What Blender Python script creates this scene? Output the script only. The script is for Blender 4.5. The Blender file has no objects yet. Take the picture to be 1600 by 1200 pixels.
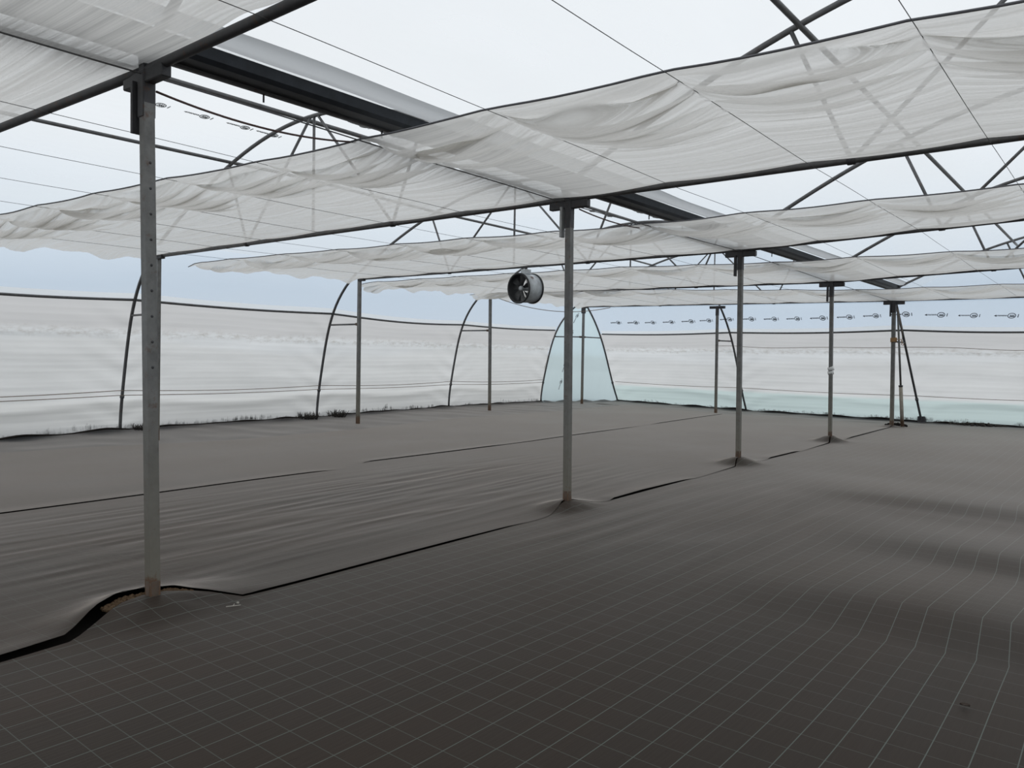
import bpy, math, random
import numpy as np
from mathutils import Vector, Matrix, noise

S = bpy.context.scene
COL = S.collection
random.seed(7)

# ------------------------------------------------------------------ helpers
def link(o):
    COL.objects.link(o); return o

def tag(o, label=None, cat=None, group=None, kind=None):
    if label: o['label'] = label
    if cat: o['category'] = cat
    if group: o['group'] = group
    if kind: o['kind'] = kind
    return o

def empty(name, loc=(0, 0, 0)):
    o = bpy.data.objects.new(name, None); o.location = loc
    o.empty_display_size = .2
    return link(o)

class MB:
    """collects shapes for one mesh (world coordinates)"""
    def __init__(s): s.v = []; s.f = []; s.sm = []
    def add(s, v, f, smooth=True):
        n = len(s.v); s.v += [tuple(map(float, q)) for q in v]
        s.f += [tuple(i + n for i in q) for q in f]; s.sm += [smooth] * len(f)
    def tube(s, pts, r, seg=8, caps=True, square=False, up=None):
        pts = [Vector(p) for p in pts]; n = len(pts)
        rs = r if isinstance(r, (list, tuple)) else [r] * n
        t0 = (pts[1] - pts[0]).normalized()
        ref = Vector(up) if up is not None else (Vector((0, 0, 1)) if abs(t0.z) < .9 else Vector((1, 0, 0)))
        V = []; F = []
        k = 4 if square else seg
        for i, p in enumerate(pts):
            a = pts[max(i - 1, 0)]; b = pts[min(i + 1, n - 1)]
            t = (b - a).normalized()
            x = ref.cross(t); 
            if x.length < 1e-5: x = t.orthogonal()
            x.normalize(); y = t.cross(x).normalized()
            ref = y if up is None else ref
            for j in range(k):
                an = 2 * math.pi * (j + (.5 if square else 0)) / k
                rr = rs[i] * (math.sqrt(2) if square else 1)
                V.append(p + x * math.cos(an) * rr + y * math.sin(an) * rr)
        for i in range(n - 1):
            for j in range(k):
                j2 = (j + 1) % k
                F.append((i * k + j, i * k + j2, (i + 1) * k + j2, (i + 1) * k + j))
        if caps:
            F.append(tuple(range(k - 1, -1, -1))); F.append(tuple((n - 1) * k + j for j in range(k)))
        s.add(V, F, not square); return s
    def box(s, c, size, rot=None):
        c = Vector(c); h = Vector(size) / 2
        M = rot if rot is not None else Matrix.Identity(3)
        b = min(h) * .18
        V = []; 
        # chamfered box: 3 rings of 8
        import itertools
        import bmesh as _b
        bm = _b.new(); _b.ops.create_cube(bm, size=1)
        for v in bm.verts: v.co = Vector((v.co.x * size[0], v.co.y * size[1], v.co.z * size[2]))
        _b.ops.bevel(bm, geom=list(bm.edges), offset=b, segments=1, affect='EDGES')
        bm.verts.index_update()
        s.add([c + M @ v.co for v in bm.verts], [tuple(v.index for v in f.verts) for f in bm.faces], False)
        bm.free(); return s
    def grid(s, P, smooth=True, flip=False):
        """P: (n,m,3) array"""
        n, m = P.shape[:2]
        V = P.reshape(-1, 3)
        F = []
        for i in range(n - 1):
            for j in range(m - 1):
                q = (i * m + j, i * m + j + 1, (i + 1) * m + j + 1, (i + 1) * m + j)
                F.append(q[::-1] if flip else q)
        s.add(V.tolist(), F, smooth); return s
    def lathe(s, prof, c, axis_m, seg=40, closed=False):
        V = []; F = []
        n = len(prof)
        for (r, h) in prof:
            for j in range(seg):
                a = 2 * math.pi * j / seg
                V.append(Vector(c) + axis_m @ Vector((r * math.cos(a), r * math.sin(a), h)))
        for i in range(n if closed else n - 1):
            i2 = (i + 1) % n
            for j in range(seg):
                j2 = (j + 1) % seg
                F.append((i * seg + j, i * seg + j2, i2 * seg + j2, i2 * seg + j))
        s.add(V, F, True); return s
    def build(s, name, mat, parent=None, uv=None):
        me = bpy.data.meshes.new(name)
        # origin at centre of the bounding box keeps each object's pivot on itself
        o = bpy.data.objects.new(name, me)
        loc = parent.location if parent is not None else Vector((0, 0, 0))
        gl = Vector((0, 0, 0))
        pp = parent
        while pp is not None: gl += pp.location; pp = pp.parent
        me.from_pydata([tuple(Vector(v) - gl) for v in s.v], [], s.f)
        me.polygons.foreach_set('use_smooth', s.sm)
        if uv is not None:
            l = me.uv_layers.new(name='flat')
            idx = np.empty(len(me.loops), dtype=np.int32); me.loops.foreach_get('vertex_index', idx)
            l.data.foreach_set('uv', np.asarray(uv, dtype=np.float32)[idx].ravel())
        me.materials.append(mat)
        me.update(); link(o)
        if parent is not None: o.parent = parent
        return o

def lerp(a, b, t): return a + (b - a) * t
def pw(x, pts):   # piecewise linear through (x, y) points
    return float(np.interp(x, [p[0] for p in pts], [p[1] for p in pts]))
def sst(a, b, x):
    t = np.clip((x - a) / (b - a), 0, 1); return t * t * (3 - 2 * t)

# ------------------------------------------------------------------ materials
def newmat(name):
    m = bpy.data.materials.new(name); m.use_nodes = True
    nt = m.node_tree; nt.nodes.clear()
    out = nt.nodes.new('ShaderNodeOutputMaterial')
    return m, nt, out
def N(nt, t, **kw):
    n = nt.nodes.new(t)
    for k, v in kw.items():
        if k in n.inputs.keys() if isinstance(k, str) else False: n.inputs[k].default_value = v
        else: setattr(n, k, v)
    return n
def inp(n, name, v): n.inputs[name].default_value = v
def noise_tex(nt, scale, vec=None, detail=4, rough=.55):
    n = nt.nodes.new('ShaderNodeTexNoise'); inp(n, 'Scale', scale); inp(n, 'Detail', detail); inp(n, 'Roughness', rough)
    if vec is not None: nt.links.new(vec, n.inputs['Vector'])
    return n
def mapping(nt, sc, src='Object', rot=(0, 0, 0)):
    tc = nt.nodes.new('ShaderNodeTexCoord'); mp = nt.nodes.new('ShaderNodeMapping')
    mp.inputs['Scale'].default_value = sc; mp.inputs['Rotation'].default_value = rot
    nt.links.new(tc.outputs[src], mp.inputs['Vector']); return mp.outputs['Vector']
def wpos(nt, sc=(1, 1, 1)):
    g = nt.nodes.new('ShaderNodeNewGeometry'); mp = nt.nodes.new('ShaderNodeMapping')
    mp.inputs['Scale'].default_value = sc
    nt.links.new(g.outputs['Position'], mp.inputs['Vector']); return mp.outputs['Vector']
def ramp(nt, fac, stops):
    r = nt.nodes.new('ShaderNodeValToRGB'); e = r.color_ramp.elements
    while len(e) < len(stops): e.new(.5)
    for i, (p, c) in enumerate(stops):
        e[i].position = p; e[i].color = (c, c, c, 1) if not isinstance(c, tuple) else (*c, 1)
    nt.links.new(fac, r.inputs['Fac']); return r.outputs['Color']
def mixc(nt, f, a, b, mode='MIX'):
    m = nt.nodes.new('ShaderNodeMix'); m.data_type = 'RGBA'; m.blend_type = mode
    for s_, v in ((0, f), (6, a), (7, b)):
        if hasattr(v, 'is_linked'): nt.links.new(v, m.inputs[s_])
        else: m.inputs[s_].default_value = v if s_ == 0 else (*v, 1)
    return m.outputs[2]
def mth(nt, op, a, b=None, clamp=False):
    m = nt.nodes.new('ShaderNodeMath'); m.operation = op; m.use_clamp = clamp
    for i, v in enumerate((a, b)):
        if v is None: continue
        if hasattr(v, 'is_linked'): nt.links.new(v, m.inputs[i])
        else: m.inputs[i].default_value = v
    return m.outputs[0]
def mixs(nt, f, a, b):
    m = nt.nodes.new('ShaderNodeMixShader')
    if hasattr(f, 'is_linked'): nt.links.new(f, m.inputs[0])
    else: m.inputs[0].default_value = f
    nt.links.new(a, m.inputs[1]); nt.links.new(b, m.inputs[2]); return m.outputs[0]
def colin(nt, node, name, c):
    if hasattr(c, 'is_linked'): nt.links.new(c, node.inputs[name])
    else: node.inputs[name].default_value = (*c, 1)

def metal(name, base, rough=.5, metallic=.45, rust_z=None, dirt_z=None, rust_all=.0):
    m, nt, out = newmat(name)
    p = nt.nodes.new('ShaderNodeBsdfPrincipled')
    v = wpos(nt)
    n1 = noise_tex(nt, 9, v, 6, .65)
    c = mixc(nt, ramp(nt, n1.outputs['Fac'], [(.3, 0.0), (.75, 1.0)]), tuple(x * .72 for x in base), tuple(x * 1.25 for x in base))
    rust = (.105, .045, .022)
    n2 = noise_tex(nt, 14, v, 6, .7)
    if rust_all > 0:
        c = mixc(nt, ramp(nt, n2.outputs['Fac'], [(.62 - .2 * rust_all, 0.0), (.72, .75)]), c, rust)
    sep = nt.nodes.new('ShaderNodeSeparateXYZ'); nt.links.new(v, sep.inputs[0])
    if dirt_z:
        f = mth(nt, 'ADD', sep.outputs['Z'], mth(nt, 'MULTIPLY', n2.outputs['Fac'], .9))
        c = mixc(nt, ramp(nt, mth(nt, 'DIVIDE', f, dirt_z), [(.35, .7), (1.0, 0.0)]), c, (.21, .19, .145))
    if rust_z:
        f = mth(nt, 'ADD', sep.outputs['Z'], mth(nt, 'MULTIPLY', mth(nt, 'SUBTRACT', n2.outputs['Fac'], .5), .5))
        c = mixc(nt, ramp(nt, mth(nt, 'DIVIDE', f, rust_z), [(.55, .9), (1.0, 0.0)]), c, (.13, .07, .038))
    nt.links.new(c, p.inputs['Base Color'])
    inp(p, 'Metallic', metallic); inp(p, 'Roughness', rough)
    nt.links.new(p.outputs[0], out.inputs[0]); return m

def plain(name, c, rough=.6, metallic=0, spec=.4):
    m, nt, out = newmat(name); p = nt.nodes.new('ShaderNodeBsdfPrincipled')
    n1 = noise_tex(nt, 12, wpos(nt), 5)
    col = mixc(nt, n1.outputs['Fac'], tuple(x * .75 for x in c), tuple(min(1, x * 1.25) for x in c))
    nt.links.new(col, p.inputs['Base Color']); inp(p, 'Roughness', rough); inp(p, 'Metallic', metallic)
    inp(p, 'Specular IOR Level', spec)
    nt.links.new(p.outputs[0], out.inputs[0]); return m

def film(name, tint, clear, body, var=.12, streak=(1, .25, 1), gloss=.0):
    """thin polythene: part clear, part milky"""
    m, nt, out = newmat(name)
    tr = nt.nodes.new('ShaderNodeBsdfTransparent'); colin(nt, tr, 'Color', tint)
    tl = nt.nodes.new('ShaderNodeBsdfTranslucent'); colin(nt, tl, 'Color', body)
    df = nt.nodes.new('ShaderNodeBsdfDiffuse'); colin(nt, df, 'Color', body)
    milky = mixs(nt, .15, tl.outputs[0], df.outputs[0])
    n1 = noise_tex(nt, .9, wpos(nt, streak), 4, .5)
    f = ramp(nt, n1.outputs['Fac'], [(.3, max(0, 1 - clear - var)), (.7, min(1, 1 - clear + var))])
    sh = mixs(nt, f, tr.outputs[0], milky)
    if gloss:
        g = nt.nodes.new('ShaderNodeBsdfGlossy'); inp(g, 'Roughness', .25)
        lw = nt.nodes.new('ShaderNodeLayerWeight'); inp(lw, 'Blend', .25)
        sh = mixs(nt, mth(nt, 'MULTIPLY', lw.outputs['Fresnel'], gloss), sh, g.outputs[0])
    nt.links.new(sh, out.inputs[0]); return m

def cloth_mat():
    m, nt, out = newmat('shade_cloth')
    tr = nt.nodes.new('ShaderNodeBsdfTransparent'); colin(nt, tr, 'Color', (1, 1, .99))
    uvv = mapping(nt, (.35, 55, 1), 'UV'); n1 = noise_tex(nt, 1.0, uvv, 3, .6)
    n2 = noise_tex(nt, 1.0, mapping(nt, (260, 260, 1), 'UV'), 2, .5)
    n3 = noise_tex(nt, 1.0, mapping(nt, (.5, .9, 1), 'UV'), 3, .5)
    c = (.81, .795, .765)
    tl = nt.nodes.new('ShaderNodeBsdfTranslucent'); colin(nt, tl, 'Color', c)
    df = nt.nodes.new('ShaderNodeBsdfDiffuse'); colin(nt, df, 'Color', c)
    body = mixs(nt, .34, tl.outputs[0], df.outputs[0])
    n4 = noise_tex(nt, 1.0, mapping(nt, (.22, 13, 1), 'UV'), 3, .6)
    mx = mth(nt, 'ADD', mth(nt, 'MULTIPLY', n1.outputs['Fac'], .45), mth(nt, 'MULTIPLY', n4.outputs['Fac'], .55))
    a = ramp(nt, mx, [(.40, .72), (.58, .99)])
    b = mth(nt, 'ADD', a, mth(nt, 'MULTIPLY', mth(nt, 'SUBTRACT', n2.outputs['Fac'], .5), .08))
    b = mth(nt, 'ADD', b, mth(nt, 'MULTIPLY', mth(nt, 'SUBTRACT', n3.outputs['Fac'], .5), .10), True)
    nt.links.new(mixs(nt, b, tr.outputs[0], body), out.inputs[0]); return m

def curtain_mat(name, band):
    """whitewashed roll-up sheet: dirt line two metres up, soiled hem at the ground; 'band' = colour of the bare film along the foot"""
    m, nt, out = newmat(name)
    v = wpos(nt); sep = nt.nodes.new('ShaderNodeSeparateXYZ'); nt.links.new(v, sep.inputs[0]); z = sep.outputs['Z']
    big = noise_tex(nt, .7, wpos(nt, (1, 1, 2.5)), 5, .6)
    fine = noise_tex(nt, 1.0, wpos(nt, (5, 5, 14)), 6, .65)
    run = noise_tex(nt, 1.0, wpos(nt, (9, 9, .8)), 5, .65)
    c = mixc(nt, ramp(nt, big.outputs['Fac'], [(.3, 0.0), (.7, 1.0)]), (.86, .86, .85), (.92, .92, .91))
    # greyer doubled strip below the rail
    zz = mth(nt, 'ADD', z, mth(nt, 'MULTIPLY', mth(nt, 'SUBTRACT', big.outputs['Fac'], .5), .16))
    top = ramp(nt, mth(nt, 'DIVIDE', zz, 4), [(.505, 0.0), (.53, 1.0)])
    c = mixc(nt, mth(nt, 'MULTIPLY', top, .8), c, (.74, .715, .695))
    # brown tide line
    dl = ramp(nt, mth(nt, 'DIVIDE', mth(nt, 'ADD', zz, mth(nt, 'MULTIPLY', mth(nt, 'SUBTRACT', run.outputs['Fac'], .5), .22)), 4), [(.475, 0.0), (.497, 1.0), (.512, .7), (.535, 0.0)])
    dm = ramp(nt, fine.outputs['Fac'], [(.42, 0.0), (.7, 1.0)])
    c = mixc(nt, mth(nt, 'MULTIPLY', mth(nt, 'MULTIPLY', dl, dm), .55), c, (.40, .34, .28))
    # foot band
    zb = mth(nt, 'ADD', z, mth(nt, 'MULTIPLY', mth(nt, 'SUBTRACT', big.outputs['Fac'], .5), .1))
    c = mixc(nt, ramp(nt, zb, [(.60, 1.0), (.70, 0.0)]), c, band)
    # soil splashed up from the ground
    s = mth(nt, 'SUBTRACT', z, mth(nt, 'MULTIPLY', mth(nt, 'MULTIPLY', ramp(nt, run.outputs['Fac'], [(.40, 0.0), (.8, 1.0)]), ramp(nt, big.outputs['Fac'], [(.42, .12), (.68, 1.0)])), .40))
    soil = ramp(nt, mth(nt, 'ADD', mth(nt, 'MULTIPLY', s, 2.0), .55), [(.45, .95), (.68, 0.0)])
    soil = mth(nt, 'MULTIPLY', soil, ramp(nt, fine.outputs['Fac'], [(.35, .25), (.6, 1.0)]))
    c = mixc(nt, soil, c, (.035, .032, .03))
    tl = nt.nodes.new('ShaderNodeBsdfTranslucent'); df = nt.nodes.new('ShaderNodeBsdfDiffuse')
    nt.links.new(c, tl.inputs['Color']); nt.links.new(c, df.inputs['Color'])
    tr = nt.nodes.new('ShaderNodeBsdfTransparent'); nt.links.new(c, tr.inputs['Color'])
    body = mixs(nt, .14, tl.outputs[0], df.outputs[0])
    nt.links.new(mixs(nt, .86, tr.outputs[0], body), out.inputs[0]); return m

def mat_mat(name, base, lines=1.0, gx=.16, gy=.165, ox=.0, oy=.0, rough=.58):
    """woven weed matting with pale guide threads"""
    m, nt, out = newmat(name)
    tc = nt.nodes.new('ShaderNodeTexCoord'); sep = nt.nodes.new('ShaderNodeSeparateXYZ'); nt.links.new(tc.outputs['UV'], sep.inputs[0])
    p = nt.nodes.new('ShaderNodeBsdfPrincipled')
    def line(co, g, off, w):
        f = mth(nt, 'FRACT', mth(nt, 'DIVIDE', mth(nt, 'ADD', co, off + 100 * g), g))
        d = mth(nt, 'ABSOLUTE', mth(nt, 'SUBTRACT', f, .5))
        return mth(nt, 'LESS_THAN', d, w / g / 2)
    la = line(sep.outputs[0], gx, ox, .0046); lb = line(sep.outputs[1], gy, oy, .0042)
    l = mth(nt, 'MAXIMUM', la, mth(nt, 'MULTIPLY', lb, .55))
    w1 = noise_tex(nt, 1.0, mapping(nt, (60, 2.2, 1), 'UV'), 4, .6)
    w2 = noise_tex(nt, 1.0, mapping(nt, (.55, .4, 1), 'UV'), 5, .6)
    w3 = noise_tex(nt, 1.0, mapping(nt, (1.3, .22, 1), 'UV'), 4, .6)
    c = mixc(nt, ramp(nt, w2.outputs['Fac'], [(.3, 0.0), (.72, 1.0)]), tuple(x * .78 for x in base), tuple(x * 1.2 for x in base))
    c = mixc(nt, ramp(nt, w3.outputs['Fac'], [(.45, 0.0), (.75, .5)]), c, (base[0] * 1.25, base[1] * 1.02, base[2] * .92))
    c = mixc(nt, ramp(nt, w1.outputs['Fac'], [(.3, .22), (.7, 0.0)]), c, tuple(x * .4 for x in base))
    c = mixc(nt, mth(nt, 'MULTIPLY', l, .8 * lines), c, (.125, .15, .135))
    nt.links.new(c, p.inputs['Base Color'])
    r = ramp(nt, w2.outputs['Fac'], [(.3, rough - .06), (.7, rough + .08)])
    nt.links.new(r, p.inputs['Roughness']); inp(p, 'Specular IOR Level', .15); inp(p, 'Sheen Weight', .62); inp(p, 'Sheen Roughness', .235); p.inputs['Specular Tint'].default_value = (1, .93, .87, 1); p.inputs['Sheen Tint'].default_value = (1, .885, .79, 1)
    bp = nt.nodes.new('ShaderNodeBump'); inp(bp, 'Strength', .12); inp(bp, 'Distance', .01)
    nt.links.new(w1.outputs['Fac'], bp.inputs['Height']); nt.links.new(bp.outputs[0], p.inputs['Normal'])
    nt.links.new(p.outputs[0], out.inputs[0]); return m

M = dict(
    post=metal('galvanised_post', (.165, .165, .16), rust_z=.22, dirt_z=2.0, rust_all=.25),
    steel=metal('weathered_steel', (.12, .12, .122), .5, .4, rust_all=.15),
    dark=metal('dark_steel', (.055, .055, .06), .55, .3, rust_all=.3),
    rust=metal('rusty_steel', (.085, .062, .045), .8, .1, rust_all=.9),
    pale=metal('pale_galvanised', (.33, .34, .34), .45, .4, rust_all=.05),
    beige=metal('dusty_post', (.34, .31, .26), .7, .1, rust_z=.3),
    gutter=metal('gutter_steel', (.04, .046, .056), .55, .2),
    wire=plain('wire', (.14, .14, .145), .5, .3),
    cable=plain('brown_cable', (.10, .06, .055), .6),
    cord=plain('dusty_cord', (.30, .24, .19), .8),
    rope=plain('orange_rope', (.42, .25, .12), .85),
    hem=plain('dark_hem', (.12, .12, .13), .7),
    cloth=cloth_mat(),
    roof=film('roof_film', (.955, .965, .972), .70, (.93, .94, .94)),
    wallfilm=film('wall_film', (.93, .955, .98), .80, (.80, .86, .91), .08),
    corner=film('corner_film', (.76, .90, .93), .22, (.80, .93, .95), .05, (1, 1, .4)),
    roll=film('roll_film', (.8, .81, .82), .10, (.66, .67, .68), .06, (3, .6, 3)),
    edge=film('edge_film', (.9, .9, .9), .12, (.98, .98, .97), .05),
    ink=plain('print_ink', (.10, .11, .13), .6),
    ink2=plain('faded_print_ink', (.30, .31, .32), .6),
    curtain=curtain_mat('side_curtain_sheet', (.88, .875, .855)),
    curtain_b=curtain_mat('end_curtain_sheet', (.74, .86, .84)),
    mat_r=mat_mat('brown_matting', (.032, .0245, .0190), 1.0, ox=.03, oy=.08),
    mat_m=mat_mat('worn_matting', (.042, .033, .0265), .45, ox=.08, oy=.02),
    mat_l=mat_mat('faded_matting', (.052, .042, .034), .12),
    strip=mat_mat('black_matting', (.040, .042, .045), .0),
    soil=plain('dark_soil', (.022, .019, .017), .95, 0, .1),
    clod=plain('brown_soil', (.10, .066, .040), .95, 0, .1),
    yard=plain('pale_ground', (.54, .53, .50), .95, 0, .1),
    weed=plain('dead_weed', (.05, .045, .04), .95, 0, .1),
    blade=plain('fan_black', (.035, .037, .04), .45),
    fan=metal('fan_casing', (.56, .60, .63), .45, .05),
    label=plain('sticker', (.34, .22, .20), .5),
    leaf=plain('dry_leaf', (.045, .03, .022), .8),
    twig=plain('pale_twig', (.36, .34, .30), .8),
    white=plain('white_tie', (.75, .75, .74), .6),
)

# ------------------------------------------------------------------ survey: posts, trusses
V = Vector
PB = [V((.17, -.05, .04)), V((.20, 4.70, .05)), V((.10, 9.79, .07)), V((.08, 14.77, .07)), V((.11, 20.02, .03))]
PT = [V((.01, -.02, 3.45)), V((.10, 4.77, 3.38)), V((.01, 9.87, 3.41)), V((-.01, 14.85, 3.32)), V((.04, 20.11, 3.27))]
LB = [V((-9.0, -.5, 0)), V((-9.16, 4.70, 0)), V((-9.56, 9.89, 0)), V((-10.52, 15.96, 0)), V((-10.87, 21.66, 0))]
LT = [V((-9.1, -.45, 3.42)), V((-9.26, 4.78, 3.43)), V((-9.65, 9.97, 3.48)), V((-10.63, 16.03, 3.60)), V((-10.95, 21.76, 3.56))]
RT = [V((9.72, -.1, 3.54)), V((9.72, 5.05, 3.56)), V((9.72, 8.2, 3.58)), V((9.72, 13.2, 3.56)), V((9.72, 22.6, 3.55))]
EB, ET = V((-5.34, 21.07, 0)), V((-5.42, 21.16, 3.35))
ARCH = [(0, 3.70), (.5, 3.97), (.96, 4.20), (1.6, 4.49), (2.25, 4.76), (3.0, 5.0), (3.95, 5.20), (4.86, 5.27)]
_ax = np.array([a[0] for a in ARCH]); _ay = np.array([a[1] for a in ARCH])
_poly = np.polyfit(np.concatenate([_ax, 9.72 - _ax]), np.concatenate([_ay, _ay]), 6)
def arch(t):            # height of the roof arch, t metres across a 9.72 m span
    return float(np.polyval(_poly, min(max(t, 0), 9.72)))

def beam_pt(i, side, f):      # point on the bottom chord; f 0 at the gutter row, 1 at the far side
    a = PT[i]; b = (LT if side < 0 else RT)[i]
    z0 = a.z + (.10 if i != 0 else .08); z1 = b.z + .02
    return V((lerp(a.x, b.x, f), lerp(a.y, b.y, f), lerp(z0, z1, f)))
def beam_at(i, x):            # (y, z) of the chord above x
    side = -1 if x < PT[i].x else 1
    b = (LT if side < 0 else RT)[i]
    f = (x - PT[i].x) / (b.x - PT[i].x)
    p = beam_pt(i, side, f); return p.y, p.z
BR = .034

# ------------------------------------------------------------------ ground
def build_ground():
    b = MB(); P = np.zeros((2, 2, 3))
    for i, x in enumerate((-70, 70)):
        for j, y in enumerate((-60, 90)): P[i, j] = (x, y, -.16)
    b.grid(P, flip=True); o = b.build('outer_ground', M['yard']); tag(o, kind='structure')
    b = MB(); P = np.zeros((2, 2, 3))
    for i, x in enumerate((-13.2, 10.4)):
        for j, y in enumerate((-6, 25.2)): P[i, j] = (x, y, -.05)
    b.grid(P, flip=True); o = b.build('floor', M['soil']); tag(o, 'dark bare soil under the matting, seen only in the open seams', 'soil floor', kind='structure')
build_ground()

XE = [(-6, .52), (-1.04, .49), (-.67, .46), (-.35, .22), (-.2, .13), (-.05, .12), (.10, .15), (.25, .27), (.43, .47), (2.5, .42), (4.1, .36), (4.55, .22), (4.7, .21), (4.9, .24), (5.3, .36), (9.3, .26), (9.7, .12), (9.9, .12), (10.3, .26), (14.3, .22), (14.75, .1), (15.3, .22), (20, .14), (21.6, .15)]
GAP1 = [(-6, .05), (-1.04, .055), (-.67, .065), (-.45, .10), (-.25, .12), (-.02, .10), (.12, .06), (.25, .02), (.43, .012), (.6, .02), (2.6, .022), (3.4, .012), (3.8, -.02), (4.5, .0), (4.7, .03), (4.9, .0), (5.3, -.02), (5.5, .03), (6.2, .04), (7.4, .02), (7.8, -.03), (9.6, .02), (9.9, -.02), (10.6, -.02), (10.9, .03), (12.2, .03), (12.4, -.02), (14.6, .03), (15.2, -.02), (16, .03), (19, .02), (21, .0)]
X2 = [(-6, -3.62), (.34, -3.74), (4.58, -3.81), (5.0, -3.95), (5.52, -4.13), (9.79, -4.19), (14, -4.45), (19.58, -4.84), (22, -5)]
GAP2 = [(-6, .03), (4.3, .028), (4.7, -.03), (5.3, -.03), (5.5, .03), (8.6, .035), (9, .02), (12, .03), (14, .02), (15, -.02), (16, .03), (22, .02)]
X3 = [(-6, -8.9), (2.0, -8.86), (3.4, -8.78), (4.4, -8.45), (5.3, -8.25), (8.7, -8.25), (12.4, -8.98), (18.5, -9.05), (22, -9.3)]
YB = [(-13, 22.3), (-9, 22.1), (-5, 20.9), (-2, 20.9), (.3, 20.9), (3, 21.9), (10, 22.6)]   # back edge of the matting
MOUND = [(PB[0], .075, .42, .75), (PB[1], .08, .32, .46), (PB[2], .105, .34, .44), (PB[3], .115, .34, .42), (PB[4], .05, .3, .3)]
def ground_h(x, y):
    h = 0
    for (c, a, r, ry) in MOUND:
        dx = x - c.x; dy = y - c.y
        d = math.hypot(dx / r, dy / ry)
        if d < 2.5: h += a * (math.exp(-d * d * 1.6) * .55 + max(0, 1 - d) * .45) * (1 + .10 * math.sin(7 * math.atan2(dy, dx)) * min(1, d * 2))
    n = noise.noise(V((x * .35, y * .28, 3.1)))
    h += .014 * n
    # cross ripples on the right-hand sheet
    k = float(sst(2.4, 4.2, x))
    rise = float(sst(2.50, 3.35, y)) * (1 - float(sst(3.35, 4.9, y)))
    h += k * .042 * rise
    k2 = float(sst(2.6, 4.4, x + .45 * (y - 5.2)))
    h += k2 * .032 * float(sst(4.75, 5.5, y + .1 * x - .4)) * (1 - float(sst(5.5, 7.0, y)))
    h += k2 * .028 * float(sst(7.3, 8.1, y)) * (1 - float(sst(8.1, 10, y)))
    # pulled creases between the post row and the second seam
    w = float(sst(-3.9, -2.2, x)) * (1 - float(sst(-.5, .4, x))) * float(sst(-1.5, .8, y)) * (1 - float(sst(5.5, 9, y)))
    r = noise.noise(V((x * 5.5 + .9 * y * .35, y * .55, 9.7)))
    r2 = noise.noise(V((x * 11, y * .8, 1.7)))
    h += w * (.0065 * (1 - abs(r) * 2) + .0025 * r2)
    wr = float(sst(.3, 1.0, x)) * (1 - float(sst(2.0, 3.6, x))) * float(sst(1.5, 4, y)) * (1 - float(sst(6.5, 9, y)))
    h += wr * .005 * (1 - 2 * abs(noise.noise(V((x * 3.2, y * .5, 5.2)))))
    return h
def buckle(x, y):      # the sheet is laid a little askew where it ripples
    a = float(sst(2.2, 4.0, x))
    b1 = .075 * float(np.interp(y, [2.55, 2.62, 3.3, 4.9], [0, .12, 1, .0]))
    b2 = .07 * float(np.interp(y + .35 * (x - 4), [4.7, 4.8, 5.6, 7.2], [0, .12, 1, 0]))
    b3 = .08 * float(np.interp(y, [7.4, 7.6, 8.4, 11], [0, .12, 1, 0]))
    return a * (b1 + b2 + b3)
def sheet(name, xa, xb, y0, yend, nx, ny, m, dz=0.0, zfun=None):
    P = np.zeros((ny + 1, nx + 1, 3)); UV = np.zeros((ny + 1, nx + 1, 2))
    for j in range(ny + 1):
        t = j / ny
        for i in range(nx + 1):
            u = i / nx
            y = y0 + (yend(lerp(xa(20), xb(20), u)) - y0) * t ** 1.25
            a, c = xa(y), xb(y)
            x = lerp(a, c, u)
            z = ground_h(x, y) + dz
            if zfun: z += zfun(x, y, u)
            P[j, i] = (x, y, z)
            UV[j, i] = (x + .02 * noise.noise(V((x * .8, y * .5, 0))) + buckle(x, y), y + .03 * noise.noise(V((x * .4, y * .8, 4))))
    b = MB(); b.grid(P)
    return b.build(name, m, uv=UV.reshape(-1, 2))
yb = lambda x: pw(x, YB)
o = sheet('weed_mat', lambda y: pw(y, XE), lambda y: 10.2, -5.8, yb, 190, 330, M['mat_r'], .0)
tag(o, 'brown woven ground mat with bright square grid of guide threads, in front of the posts', 'ground mat')
o = sheet('weed_mat', lambda y: pw(y, X2), lambda y: pw(y, XE) - pw(y, GAP1), -5.8, yb, 130, 330, M['mat_m'], .004, lambda x, y, u: pw(y, [(a, max(0, g)) for a, g in GAP1]) * .32 * math.exp(-((pw(y, XE) - pw(y, GAP1) - x) / .16) ** 2))
tag(o, 'creased brown ground mat running between the near post row and the second dark seam', 'ground mat')
o = sheet('weed_mat', lambda y: pw(y, X3), lambda y: pw(y, X2) - pw(y, GAP2), -5.8, yb, 60, 160, M['mat_l'], .004, lambda x, y, u: pw(y, [(a, max(0, g)) for a, g in GAP2]) * .28 * math.exp(-((pw(y, X2) - pw(y, GAP2) - x) / .16) ** 2))
tag(o, 'plain faded brown ground mat beyond the second seam, next to the black edging', 'ground mat')

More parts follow.
